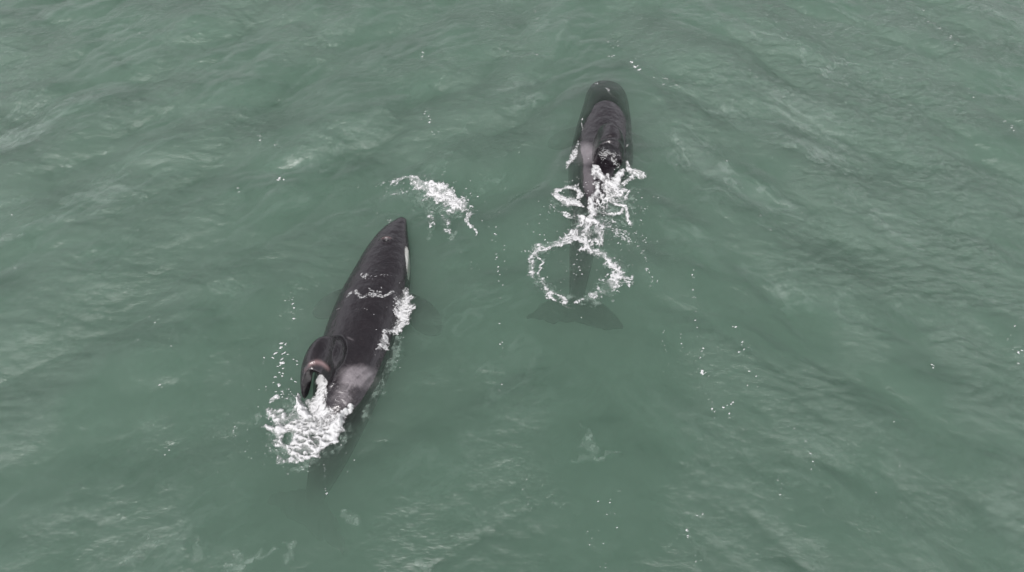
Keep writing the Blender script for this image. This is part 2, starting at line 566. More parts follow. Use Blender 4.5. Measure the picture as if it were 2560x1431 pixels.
def fluke_rings(root, fw, R, U, half, sgn, chord0, m=20):
    rows = []
    cs = [(0.0, chord0, .16, 0.0), (0.18, chord0 * 1.1, .13, -.02), (0.42, chord0 * 1.0, .10, -.07), (0.68, chord0 * .74, .075, -.14),
          (0.88, chord0 * .46, .06, -.22), (1.0, .12, .05, -.30)]
    C = catmull(cs, 18)
    rings = []
    for t, ch, th, sh in C:
        ring = []
        for j in range(m):
            a = 2 * math.pi * j / m
            ring.append(root + R * sgn * half * t + fw * (sh + ch / 2 * math.cos(a)) + U * (th / 2 * math.sin(a) + .06 * t * t))
        rings.append(ring)
    return np.array(rings)

def flipper_rings(root, outdir, fw, nrmv, length, width, m=20):
    cs = [(0.0, .55, .26), (0.12, .62, .22), (0.3, .86, .16), (0.55, 1.0, .12), (0.78, .88, .09), (0.93, .55, .07), (1.0, .18, .05)]
    C = catmull(cs, 18)
    rings = []
    for t, ch, th in C:
        ring = []
        for j in range(m):
            a = 2 * math.pi * j / m
            ring.append(root + outdir * length * t + fw * (width * ch / 2 * math.cos(a) - .12 * t) + nrmv * (th / 2 * math.sin(a) - .10 * t * t))
        rings.append(ring)
    return np.array(rings)

def build_whale(st, fins, flippers, fluke, roll, label, paint, voxel=0.018, lumps=()):
    V, Fc = [], []
    def add(rings):
        v, f = loft(rings)
        o = len(V)
        V.extend(v); Fc.extend([tuple(i + o for i in q) for q in f])
    rings, fr = body_rings(st, roll=roll)
    bv, bf = loft(rings)
    bodytree = BVHTree.FromPolygons([tuple(p) for p in bv], bf)
    add(rings)
    for frac, curve, sidesgn, lean in fins:
        p, R, U, fw, w, hu = fr[int(frac * (len(fr) - 1))]
        side = nrm(R * sidesgn)
        up = nrm(np.array([0, 0, 1.0]) + fw * lean)
        add(foil_rings(fin_path(curve, p + U * (hu - .14), side, up), fw))
    for px, py, z, rl, ra, rz, k in lumps:
        c0 = at(px, py, z); _, R_, _, fw_, _, _ = fr[int(k * (len(fr) - 1))]
        U_ = np.array([0, 0, 1.0]); rg = []
        for i in range(1, 18):
            th = math.pi * i / 18
            rg.append([c0 + fw_ * ra * math.cos(th) + math.sin(th) * (R_ * rl * math.cos(2 * math.pi * j / 24) + U_ * rz * math.sin(2 * math.pi * j / 24)) for j in range(24)])
        add(np.array(rg))
    for frac, sgn, length, width, down, back in flippers:
        p, R, U, fw, w, hu = fr[int(frac * (len(fr) - 1))]
        od = nrm(R * sgn - fw * back - U * down)
        add(flipper_rings(p + R * sgn * w * .7 - U * .22, od, nrm(fw - od * (fw @ od)), nrm(np.cross(od, fw)) * 1.0, length, width))
    p, R, U, fw, w, hu = fr[-1]
    for s in (-1, 1):
        add(fluke_rings(p - fw * .05, fw, R, U, fluke, s, .70))
    me = bpy.data.meshes.new("orca")
    me.from_pydata([tuple(v) for v in V], [], Fc)
    o = bpy.data.objects.new("orca", me)
    COL.objects.link(o)
    import bmesh
    bm = bmesh.new(); bm.from_mesh(me); bmesh.ops.recalc_face_normals(bm, faces=bm.faces); bm.to_mesh(me); bm.free()
    md = o.modifiers.new("r", 'REMESH'); md.mode = 'VOXEL'; md.voxel_size = voxel
    sm = o.modifiers.new("s", 'SMOOTH'); sm.iterations = 18; sm.factor = .5
    dg = bpy.context.evaluated_depsgraph_get(); dg.update()
    me2 = bpy.data.meshes.new_from_object(o.evaluated_get(dg), depsgraph=dg)
    o.modifiers.clear(); o.data = me2; me2.name = "orca"
    bpy.data.meshes.remove(me)
    me2.materials.clear(); me2.materials.append(M_SKIN)
    n = len(me2.vertices)
    P = np.empty(n * 3, dtype=np.float32); me2.vertices.foreach_get("co", P); P = P.reshape(-1, 3).astype(float)
    # local coordinates: station along the body, lateral, vertical
    FP = np.array([f[0] for f in fr]); FR = np.array([f[1] for f in fr]); FU = np.array([f[2] for f in fr])
    best = np.full(n, 1e9); bi = np.zeros(n, int)
    for i in range(len(fr)):
        d = np.sum((P - FP[i]) ** 2, 1)
        m_ = d < best; best[m_] = d[m_]; bi[m_] = i
    rel = P - FP[bi]
    lat = np.sum(rel * FR[bi], 1); ver = np.sum(rel * FU[bi], 1)
    s = bi / (len(fr) - 1)
    attrs, disp = paint(P, s, lat, ver)
    for k, val in attrs.items():
        a = me2.attributes.new(k, 'FLOAT', 'POINT'); a.data.foreach_set("value", np.clip(val, 0, 1).astype(np.float32))
    if disp is None: disp = np.zeros_like(P)
    tail = sstep(.94, .99, s) * sstep(.12, .3, np.abs(lat))
    disp[:, 2] -= tail * .13 * np.abs(lat) ** 1.6
    disp[:, 0] += tail * .10 * (fbm(P[:, 0] * 3, P[:, 1] * 3, 3, 401) - .5)
    disp[:, 1] += tail * .24 * (fbm(P[:, 0] * 3.3, P[:, 1] * 2, 3, 407) - .5)
    if disp is not None:
        P2 = (P + disp).astype(np.float32); me2.vertices.foreach_set("co", P2.ravel())
    me2.polygons.foreach_set("use_smooth", [True] * len(me2.polygons)); me2.update()
    # origin at the middle of the body
    c = FP[len(fr) // 2]
    me2.transform(Matrix.Translation(Vector(-c))); o.location = Vector(c)
    tag(o, label, "orca", "orcas swimming side by side")
    return o, bodytree, fr

def blob(P, px, py, z, rx, ry, ang=0.0, soft=.35):
    """soft elliptical patch round the point at height z seen at a photo pixel, radii in metres"""
    c = at(px, py, z)
    dx, dy = P[:, 0] - c[0], P[:, 1] - c[1]
    ca, sa = math.cos(ang), math.sin(ang)
    u, v = (dx * ca + dy * sa) / rx, (-dx * sa + dy * ca) / ry
    return 1 - sstep(1 - soft, 1 + soft, np.hypot(u, v))

def scratch(P, a, b, z, w):
    L_ = np.array([at(*a, z)[:2], at(*b, z)[:2]])
    d, t = seg_dist(P[:, 0], P[:, 1], L_)
    return np.exp(-(d / w) ** 2) * np.sin(np.pi * np.clip(t, 0.02, .98))

# left whale -----------------------------------------------------------
ST_L = [  # px, py, z, half width, up, down
    (1008, 546, 0.00, .09, .06, .06),
    (1002, 557, -.01, .17, .12, .12),
    (985, 590, -.06, .38, .26, .25),
    (970, 636, -.14, .55, .41, .42),
    (955, 690, -.22, .68, .53, .58),
    (936, 750, -.30, .78, .65, .68),
    (914, 820, -.35, .83, .71, .72),
    (893, 890, -.38, .82, .73, .70),
    (874, 955, -.38, .75, .69, .62),
    (857, 1020, -.42, .63, .60, .52),
    (840, 1085, -.50, .50, .48, .42),
    (820, 1150, -.60, .38, .34, .32),
    (797, 1215, -.84, .25, .22, .22),
    (777, 1270, -1.15, .14, .10, .10)]

def paint_left(P, s, lat, ver):
    nz = fbm(P[:, 0] * 5, P[:, 1] * 5, 4, 5)
    Pw = P.copy(); Pw[:, 0] += .09 * (fbm(P[:, 0] * 4, P[:, 1] * 4, 4, 41) - .5) * 2; Pw[:, 1] += .09 * (fbm(P[:, 0] * 4, P[:, 1] * 4, 4, 43) - .5) * 2
    str_ = fbm((P[:, 0] * .8 - P[:, 1] * .6) * 14, (P[:, 0] * .6 + P[:, 1] * .8) * 2.5, 3, 45)
    sad = np.maximum(blob(Pw, 893, 940, .25, .37, .23, .3, .4), .62 * blob(Pw, 868, 975, .22, .20, .34, -.5, .55)) * (.15 + 1.6 * str_)
    sad = sad * (.6 + .6 * nz) * (1 - .75 * blob(Pw, 893, 990, .05, .14, .18, -.4, .5))
    sad = sad * (1 - 0.8 * sstep(.72, .95, P[:, 2]))
    sc_ = sum(scratch(P, a, b, .2, .014) for a, b in (((868, 948), (905, 962)), ((880, 925), (902, 975)), ((893, 930), (915, 945)), ((872, 930), (884, 960)), ((862, 985), (892, 940)), ((878, 975), (900, 945)), ((868, 850), (890, 862))))
    sad = np.clip(sad + .5 * sc_, 0, 1)
    # eye patch on the right flank
    ax = (s - .262) / .055; ay = (ver - .11 + (s - .262) * .6) / .10
    white = (1 - sstep(.85, 1.1, np.hypot(ax, ay))) * (lat > .15)
    bl = at(966, 604, .18)
    d = np.hypot((P[:, 0] - bl[0]) / 1.3, P[:, 1] - bl[1])
    fold = .30 * np.exp(-((d - .085) / .025) ** 2) * sstep(-.02, .06, P[:, 1] - bl[1])
    disp = np.zeros_like(P)
    disp[:, 2] += np.where(P[:, 2] > -.1, -.06 * np.exp(-(d / .045) ** 2) + .022 * np.exp(-((d - .09) / .035) ** 2), 0)
    # pale creases where the fin folds over
    ft = 0
    cre = np.exp(-((P[:, 2] - .93 - .03 * np.sin(P[:, 0] * 9)) / .035) ** 2)
    fold = np.maximum(fold, .8 * cre * (nz > .4) * ft)
    q = P[:, 1] - .0
    on = sstep(.42, .55, P[:, 2])
    yy = at(790, 905, .9)[1]
    wob = .05 * np.sin(P[:, 0] * 7) + .5 * (P[:, 0] - at(790, 905, .8)[0]) ** 2
    disp[:, 2] += on * .02 * np.exp(-((P[:, 1] - yy - .07 + wob) / .03) ** 2)
    fold = np.maximum(fold, on * .75 * np.exp(-((P[:, 1] - yy - .04 + wob) / .05) ** 2) * sstep(.35, .6, nz))
    return {"saddle": sad, "white": white, "fold": fold}, disp

FIN_L = [  # lateral (towards the left), up, chord, thickness, shift along body
    (.04, -.18, 1.45, .40, .10),
    (.12, .06, 1.20, .30, .08),
    (.18, .28, 1.00, .22, .03),
    (.28, .48, .88, .18, -.01),
    (.43, .57, .78, .20, -.05),
    (.55, .50, .68, .26, -.13),
    (.62, .34, .62, .30, -.27),
    (.65, .15, .56, .28, -.40),
    (.66, -.04, .42, .22, -.53),
    (.66, -.18, .18, .12, -.64)]

whaleL, treeL, frL = build_whale(
    ST_L, [(.612, FIN_L, -1, 0.0)],
    [(.36, -1, 1.25, .75, .30, .45), (.36, 1, 1.25, .75, .30, .45)], 1.05, -.10,
    "left orca with its pointed head raised, a white eye patch showing", paint_left, lumps=((832, 892, .20, .34, .46, .38, .60), (812, 900, .22, .30, .34, .34, .60)))

# right whale ----------------------------------------------------------
ST_R = [
    (1514, 209, -.25, .26, .12, .08),
    (1514, 217, -.26, .42, .20, .16),
    (1515, 238, -.30, .57, .31, .30),
    (1515, 268, -.38, .65, .47, .42),
    (1512, 305, -.47, .73, .62, .48),
    (1508, 345, -.52, .80, .70, .55),
    (1504, 390, -.52, .85, .73, .60),
    (1497, 430, -.52, .83, .73, .60),
    (1486, 478, -.50, .68, .66, .55),
    (1473, 530, -.50, .50, .53, .46),
    (1461, 590, -.52, .36, .38, .38),
    (1452, 655, -.56, .28, .28, .30),
    (1444, 720, -.61, .20, .19, .20),
    (1440, 768, -.63, .15, .12, .12)]

def paint_right(P, s, lat, ver):
    nz = fbm(P[:, 0] * 5, P[:, 1] * 5, 4, 9)
    sad = np.maximum(blob(P, 1463, 385, .1, .22, .40, .15, .5), .6 * blob(P, 1470, 450, .1, .14, .5, .1, .5))
    sad = sad * (ver > -.2) * (.5 + .7 * nz) * (1 - .8 * sstep(.6, .8, P[:, 2]))
    ax = (s - .20) / .055; ay = (ver + .05) / .10
    white = (1 - sstep(.85, 1.1, np.hypot(ax, ay))) * (lat > .15)
    fold = 0
    disp = np.zeros_like(P)
    on = sstep(.3, .5, P[:, 2])
    yy = at(1517, 372, .9)[1]
    for o_, a_ in ((.10, .04), (.30, .04), (.46, -.03)):
        disp[:, 2] += on * a_ * np.exp(-((P[:, 1] - yy - o_ - .25 * (P[:, 0] - at(1515, 372, .8)[0]) ** 2) / .045) ** 2)
    rim = np.exp(-((P[:, 1] - yy - .03 - .25 * (P[:, 0] - at(1515, 372, .8)[0]) ** 2) / .06) ** 2) * on
    fold = .85 * rim * sstep(.35, .6, nz)
    return {"saddle": sad, "white": white, "fold": fold}, disp

FIN_R = [
    (-.12, -.14, 1.30, .24, .05),
    (-.17, .12, 1.12, .18, .0),
    (-.15, .42, .96, .13, -.04),
    (-.03, .66, .86, .10, -.08),
    (.16, .77, .78, .09, -.12),
    (.35, .70, .68, .09, -.16),
    (.48, .50, .58, .08, -.20),
    (.54, .26, .46, .08, -.24),
    (.54, .02, .30, .07, -.30),
    (.52, -.14, .10, .05, -.34)]

whaleR, treeR, frR = build_whale(
    ST_R, [(.525, FIN_R, 1, 0.0)],
    [(.33, -1, 1.15, .72, .30, .45), (.33, 1, 1.15, .72, .30, .45)], 1.1, 0.0,
    "right orca with its head under water, fin hooked over to the right", paint_right)

# ------------------------------------------------------------------ foam
def top_z(x, y, tree):
    out = wave_h(x, y)
    if tree is None: return out
    for i in range(len(x)):
        hit = tree.ray_cast(Vector((float(x[i]), float(y[i]), 5.0)), Vector((0, 0, -1)))
        if hit[0] is not None and hit[0].z > out[i]: out[i] = hit[0].z
    return out

def foam(name, label, strokes, seed, cell=.12, th=.62, relief=.05, tree=None, mat=None, step=.016, z=None, stretch=None, cat="foam",
         holes=(), lift=0.012, group=None, warp=.14, soft=.32, widen=1.35):
    """strokes: (list of px points, list/number of half widths px, strength)"""
    zz = 0.0 if z is None else z
    segs = []
    for pts, wd, stg in strokes:
        P = pxline(pts, zz)
        if isinstance(wd, (int, float)): wd = [wd] * len(pts)
        wm = [w_ / ppm(p[1]) for w_, p in zip(wd, pts)]
        segs.append((P, np.array(wm), stg))
    mn = np.min([s[0].min(0) - s[1].max() * 1.6 for s in segs], 0); mxx = np.max([s[0].max(0) + s[1].max() * 1.6 for s in segs], 0)
    xs = np.arange(mn[0], mxx[0], step); ys = np.arange(mn[1], mxx[1], step)
    X, Y = np.meshgrid(xs, ys, indexing='ij')
    # wobble the outline
    wx = X + warp * (fbm(X * 3.1, Y * 3.1, 4, seed + 1) - .5) * 2
    wy = Y + warp * (fbm(X * 3.1, Y * 3.1, 4, seed + 7) - .5) * 2
    Fd = np.zeros_like(X)
    for P, wm, stg in segs:
        d, t = seg_dist(wx, wy, P)
        wloc = np.interp(t, np.linspace(0, 1, len(wm)), wm)
        wloc = wloc * widen
        Fd = np.maximum(Fd, stg * np.clip(1.25 - d / wloc, 0, 1) * np.clip(4 * np.minimum(t, 1 - t) + .7, 0, 1))
    Fd = Fd * (.55 + .9 * fbm(X * 2.6, Y * 2.6, 3, seed + 33)) if not (mat and mat is M_BUB) else Fd
    for (hx, hy, hr) in holes:
        c = at(hx, hy, zz); r = hr / ppm(hy)
        Fd = Fd * sstep(.6, 1.25, np.hypot(wx - c[0], (wy - c[1]) * .8) / r)
    ax, ay = (X, Y)
    if stretch:
        a, k = math.radians(stretch[0]), stretch[1]
        ax = (X * math.cos(a) + Y * math.sin(a)) / k; ay = -X * math.sin(a) + Y * math.cos(a)
    wp1, wp2 = fbm(X * 5, Y * 5, 4, seed + 3) - .5, fbm(X * 5, Y * 5, 4, seed + 4) - .5
    ux, uy = ax + .22 * wp1, ay + .22 * wp2
    k = .62 / cell
    fa = fbm(ux * k, uy * k, 3, seed + 60)
    fb = fbm(ux * k * 2.1 + 3, uy * k * 2.1, 3, seed + 70)
    fil = np.maximum(np.exp(-((fa - .5) / .07) ** 2), .8 * np.exp(-((fb - .5) / .09) ** 2))
    f1, f2 = worley((ax + .08 * wp1) / cell * 1.6, (ay + .08 * wp2) / cell * 1.6, seed)
    hole = 1 - sstep(.12, .42, f1)
    nz = fbm(X * 6, Y * 6, 5, seed + 9)
    v = .60 * Fd + sstep(0, .3, Fd) * (.62 * fil - .16) + .9 * (nz - .5) - .35 * hole
    a = sstep(th - soft, th + soft, v) * sstep(.02, .25, Fd)
    a = np.maximum(a, .48 * sstep(.15, 1.0, Fd + .9 * (nz - .5)))
    keep = a > .03
    q = keep[:-1, :-1] | keep[1:, :-1] | keep[1:, 1:] | keep[:-1, 1:]
    ii, jj = np.nonzero(q)
    ny = len(ys)
    Q = np.stack([ii * ny + jj, (ii + 1) * ny + jj, (ii + 1) * ny + jj + 1, ii * ny + jj + 1], 1)
    used, inv = np.unique(Q, return_inverse=True)
    Q = inv.reshape(Q.shape)
    x, y = X.ravel()[used], Y.ravel()[used]
    base = top_z(x, y, tree) if z is None else np.full(len(x), z) + .05 * (nz.ravel()[used] - .5)
    hgt = .7 * relief * (Fd.ravel()[used] * (.1 + 1.3 * fbm(x * 3.5, y * 3.5, 3, seed + 21) + .15 * fil.ravel()[used] - .3 * hole.ravel()[used]) * a.ravel()[used])
    Z = base + lift + hgt
    V = np.stack([x, y, Z], 1)
    o = mesh_np(name, V, Q, mat or M_FOAM, {"foam": a.ravel()[used]})
    c = V.mean(0); o.data.transform(Matrix.Translation(Vector(-c))); o.location = Vector(c)
    tag(o, label, cat, group)
    return o

# foam ahead of the left whale
foam("foam_crest", "thick curved white foam crest ahead of the left orca's snout",
     [([(1030, 452), (1065, 470), (1100, 488), (1135, 508), (1160, 530)], [10, 24, 32, 30, 18], .98),
      ([(1030, 444), (1065, 462), (1100, 468), (1135, 492), (1158, 520)], [4, 6, 8, 8, 5], 1.3),
      ([(1075, 485), (1110, 500), (1140, 522)], [9, 13, 8], 1.25),
      ([(945, 462), (985, 455), (1020, 445), (1050, 452)], [6, 9, 8, 12], .72),
      ([(960, 470), (1000, 480), (1030, 485)], [10, 12, 8], .5),
      ([(1160, 530), (1172, 560), (1190, 597)], [9, 5, 3], 1.0),
      ([(1080, 525), (1080, 575)], [12, 7], .5), ([(1115, 535), (1120, 585)], [16, 8], .5)],
     11, cell=.12, relief=.07)
# foam streaks along the right flank of the left whale
foam("flank_foam", "ragged strip of foam along the left orca's right flank",
     [([(1014, 725), (1015, 750), (1005, 775), (1008, 800), (992, 825)], [8, 15, 18, 16, 14], 1.2),
      ([(990, 822), (970, 840), (962, 868), (945, 890)], [10, 7, 8, 3], .95)], 23, cell=.09, relief=.06, tree=treeL)
foam("back_foam", "thin lacy foam streaks lying across the left orca's back",
     [([(915, 697), (945, 710), (985, 716)], [6, 4, 3], .7),
      ([(855, 785), (890, 762), (925, 752), (960, 755), (985, 760)], [3, 4, 12, 8, 4], .8),
      ([(920, 735), (950, 745), (970, 742)], [3, 4, 2], .6),
      ([(890, 795), (915, 800), (940, 803)], [4, 5, 3], .62)], 31, cell=.06, relief=.01, tree=treeL, mat=M_THIN, lift=.008, warp=.25)
# splash round the left whale's fin
foam("fin_splash", "broad bright white splash where the left orca's fin enters the water",
     [([(748, 990), (753, 1020), (765, 1060), (785, 1090), (805, 1108)], [5, 11, 17, 18, 14], 1.55),
      ([(695, 1082), (725, 1065), (760, 1062), (795, 1085)], [9, 16, 18, 16], 1.4),
      ([(882, 1020), (864, 1042), (845, 1068), (815, 1098)], [4, 11, 22, 24], 1.5),
      ([(700, 1060), (750, 1085), (800, 1085), (850, 1075)], [34, 40, 42, 26], .86),
      ([(695, 1108), (745, 1122), (800, 1118), (845, 1092)], [16, 14, 18, 12], .95),
      ([(660, 1030), (690, 1042), (715, 1040), (745, 1030)], [10, 18, 12, 8], .74),
      ([(655, 1060), (680, 1075), (700, 1080)], [6, 9, 8], .9),
      ([(690, 1158), (730, 1150), (765, 1140), (800, 1128)], [8, 11, 16, 14], .70),
      ([(730, 1160), (745, 1145)], [4, 5], 1.0), ([(785, 1135), (800, 1122)], [7, 7], .9),
      ([(875, 1085), (850, 1092)], [4, 9], 1.1),
      ([(680, 1010), (720, 1000), (750, 990)], [10, 10, 8], .58)],
     41, cell=.17, relief=.15, holes=[(722, 1102, 14)], step=.015, warp=.2)
foam("fin_wash", "foamy water streaming over the left orca's curled fin and back",
     [([(812, 935), (806, 970), (798, 1010), (800, 1050)], [8, 15, 24, 28], 1.35),
      ([(770, 1000), (800, 1030), (840, 1040), (855, 1050)], [12, 24, 20, 12], .85)], 43, cell=.12, relief=.04, tree=treeL)
# right whale
foam("fin_splash", "bright white splash under the right orca's hooked fin",
     [([(1487, 432), (1490, 455), (1515, 466), (1543, 455), (1549, 434)], [5, 9, 10, 9, 5], 1.6),
      ([(1500, 450), (1530, 475), (1545, 495)], [16, 26, 26], .86),
      ([(1510, 468), (1522, 490), (1548, 504), (1562, 498), (1572, 482)], [12, 9, 6, 5, 3], 1.25),
      ([(1492, 470), (1478, 500), (1483, 530), (1482, 562)], [7, 7, 8, 6], 1.45),
      ([(1500, 495), (1535, 505), (1560, 518), (1572, 540), (1586, 570)], [7, 5, 6, 4, 2], 1.3),
      ([(1490, 490), (1500, 520), (1520, 535)], [16, 26, 18], .76),
      ([(1492, 528), (1515, 537), (1540, 530), (1556, 522)], [7, 6, 5, 3], 1.05)],
     53, cell=.13, relief=.08, step=.014, tree=treeR, warp=.16)
foam("fin_wash", "thin film of foamy water inside the hook of the right orca's fin",
     [([(1498, 412), (1512, 396), (1532, 398), (1540, 425)], [12, 16, 14, 10], .9)], 57, cell=.1, relief=.02, step=.012, tree=treeR, mat=M_THIN)  # the grey film paints in light reflected off wet skin inside the hook
foam("foam_patch", "looped white foam patch left of the right orca's tail",
     [([(1445, 462), (1425, 470), (1395, 482), (1385, 500)], [9, 6, 6, 4], 1.0),
      ([(1385, 490), (1410, 505), (1430, 512), (1450, 520)], [7, 12, 10, 5], 1.3),
      ([(1435, 470), (1447, 490), (1448, 505)], [5, 6, 4], 1.1),
      ([(1380, 520), (1405, 535), (1430, 545)], [3, 4, 5], .7)], 61, cell=.12, relief=.05, step=.014)
foam("foam_patch", "small ragged white foam patch right of the right orca's fin",
     [([(1560, 410), (1570, 430), (1585, 435), (1600, 440)], [4, 8, 14, 10], 1.3),
      ([(1585, 440), (1570, 455), (1558, 465)], [9, 7, 4], 1.0)], 67, cell=.10, relief=.06, step=.014)
foam("waterline_foam", "thin foam line along the right orca's left flank",
     [([(1458, 295), (1453, 340), (1440, 370), (1428, 405), (1413, 432)], [1.5, 3, 5, 7, 5], .84),
      ([(1550, 290), (1553, 340)], [2, 2], .7)], 71, cell=.06, relief=.02, step=.012, warp=.09)
foam("foam_fan", "white fan of foam between the right orca's tail and the foam ring",
     [([(1440, 548), (1462, 557), (1485, 560)], [7, 10, 9], 1.45),
      ([(1455, 560), (1435, 580), (1408, 600)], [20, 22, 14], .80),
      ([(1466, 565), (1463, 592), (1468, 606)], [24, 28, 20], .84),
      ([(1485, 560), (1495, 590), (1502, 618)], [20, 16, 8], .80),
      ([(1470, 560), (1468, 580), (1462, 592)], [8, 6, 3], 1.3), ([(1450, 560), (1432, 580), (1425, 595)], [5, 4, 3], 1.1),
      ([(1482, 560), (1493, 580), (1500, 612)], [5, 4, 3], 1.1)], 73, cell=.12, relief=.06, step=.014, stretch=(80, 2.2), warp=.16)
foam("foam_ring", "lacy white foam ring floating above the right orca's submerged tail",
     [([(1445, 594), (1400, 603), (1365, 615), (1333, 634)], [11, 11, 12, 18], .82),
      ([(1440, 596), (1400, 605), (1368, 616), (1345, 632), (1348, 655), (1343, 680)], [5, 4, 4, 5, 4, 4], 1.12),
      ([(1325, 640), (1322, 668), (1328, 692), (1345, 700)], [8, 9, 8, 6], .74),
      ([(1342, 690), (1362, 715), (1380, 735), (1415, 755)], [6, 9, 17, 9], .66),
      ([(1385, 738), (1408, 750)], [5, 4], 1.0), ([(1370, 745), (1400, 762), (1425, 770)], [4, 5, 3], .7),
      ([(1440, 598), (1470, 618), (1500, 640), (1530, 650)], [11, 11, 12, 12], .80),
      ([(1440, 600), (1475, 621), (1503, 643), (1535, 658), (1553, 685), (1540, 705)], [5, 4, 6, 4, 5, 5], 1.12),
      ([(1530, 650), (1550, 672), (1557, 698), (1535, 712), (1512, 730)], [10, 12, 19, 20, 15], .74),
      ([(1515, 735), (1480, 740), (1470, 742)], [15, 11, 5], .64), ([(1475, 735), (1500, 742)], [3, 4], 1.0),
      ([(1450, 742), (1440, 748), (1432, 752)], [5, 6, 3], .8)], 83, cell=.12, relief=.03, step=.014, warp=.2)
foam("foam_arc", "faint speckled foam arc right of the foam ring",
     [([(1515, 560), (1550, 585), (1585, 610), (1610, 640), (1615, 670)], [12, 18, 12, 5, 3], .62),
      ([(1550, 700), (1580, 705), (1585, 690)], [5, 5, 3], .8),
      ([(1615, 670), (1628, 700), (1620, 730)], [5, 6, 4], .45)], 91, cell=.10, relief=.02, step=.015, mat=M_THIN)
foam("foam_specks", "tiny foam specks over the right orca's submerged head",
     [([(1495, 216), (1505, 222), (1520, 226), (1528, 244), (1540, 252)], [5, 5, 5, 4, 4], .5)], 95, cell=.06, relief=.01, step=.012)

def milk(label, strokes, seed, z=-.07):
    return foam("submerged_froth", label, strokes, seed, cell=.2, relief=0, z=z, step=.025, mat=M_BUB, warp=.2, soft=.6, th=.55, widen=1.5,
                cat="bubbles", group="milky aerated water under the splashes")
milk("milky aerated water under the splash at the left orca's fin",
     [([(670, 1040), (740, 1030), (800, 1060), (860, 1050)], [20, 30, 35, 20], 1.0), ([(700, 1100), (760, 1130), (830, 1110)], [20, 35, 25], 1.0)], 201)
milk("milky aerated water under the right orca's fin splash and foam fan",
     [([(1520, 460), (1540, 500), (1500, 540), (1465, 590)], [25, 40, 35, 35], 1.0), ([(1400, 500), (1440, 510)], [18, 18], .8), ([(1540, 500), (1575, 560)], [18, 10], .7)], 205)
milk("milky aerated water inside the left and right rims of the foam ring",
     [([(1450, 600), (1380, 612), (1338, 645), (1340, 690), (1395, 745), (1470, 750), (1530, 715), (1552, 680), (1510, 640), (1450, 600)], [12, 14, 16, 14, 12, 12, 20, 18, 12, 12], .8)], 209)
milk("milky aerated water trailing below the foam crest ahead of the left orca",
     [([(1040, 480), (1090, 510), (1140, 540)], [16, 26, 14], .9), ([(1085, 520), (1080, 590)], [12, 6], .7), ([(1120, 530), (1120, 600)], [14, 6], .7)], 213)

milk("pale aerated streaks trailing along the left orca's submerged right flank",
     [([(1000, 800), (975, 880), (940, 970), (905, 1060)], [8, 14, 14, 8], .62), ([(1015, 820), (990, 900), (960, 980)], [6, 10, 6], .5)], 217, z=-.12)

# bubbles and churned silt under the surface
BUBBLES = [
    ("forked pale bubble cloud under the water, upper one in the lower left corner", [(370, 1360), (400, 1345), (425, 1338)], [14, 10, 8]),
    ("faint bubble smear under the water, closest to the lower left corner", [(295, 1415), (330, 1395), (355, 1390)], [12, 16, 8]),
    ("tall bright bubble cloud under the water, third along the bottom left edge", [(480, 1352), (490, 1380), (505, 1390)], [8, 20, 18]),
    ("round bubble cloud under the water at the bottom edge below the left orca", [(560, 1415), (585, 1405), (600, 1395)], [14, 20, 12]),
    ("thin bubble streak under the water joining two rounder bubble clouds", [(610, 1395), (650, 1380), (700, 1378)], [10, 5, 4]),
    ("upright bubble cloud under the water, straight below the left orca's tail", [(725, 1355), (732, 1385), (715, 1405)], [6, 14, 12]),
    ("small curved bubble cloud under the water close below the left orca's flukes", [(855, 1298), (875, 1302), (888, 1312)], [6, 9, 6]),
    ("flat bubble cloud under the water at the bottom edge near the middle", [(1025, 1402), (1055, 1412), (1080, 1424)], [8, 12, 10]),
    ("wispy bubble cloud under the water at the lower middle, right of both tails", [(1468, 1068), (1480, 1100), (1482, 1130), (1440, 1148)], [4, 7, 14, 8]),
    ("thin pale bubble streak under the water right of the wispy bubble cloud", [(1500, 1142), (1530, 1140), (1558, 1144)], [6, 6, 4]),
    ("arched bubble streak under the water at the left edge of the picture", [(-5, 602), (30, 590), (70, 592)], [8, 8, 5]),
]
for i, (lab, pts, wd) in enumerate(BUBBLES):
    foam("bubble_cloud", lab, [(pts, [w * 1.7 for w in wd], 1.0)], 101 + i * 3, cell=.2, relief=0, z=-.13, step=.022, mat=M_BUB, warp=.22,
         soft=.6, th=.75, widen=1.0, cat="bubbles", group="bubble clouds under the surface")

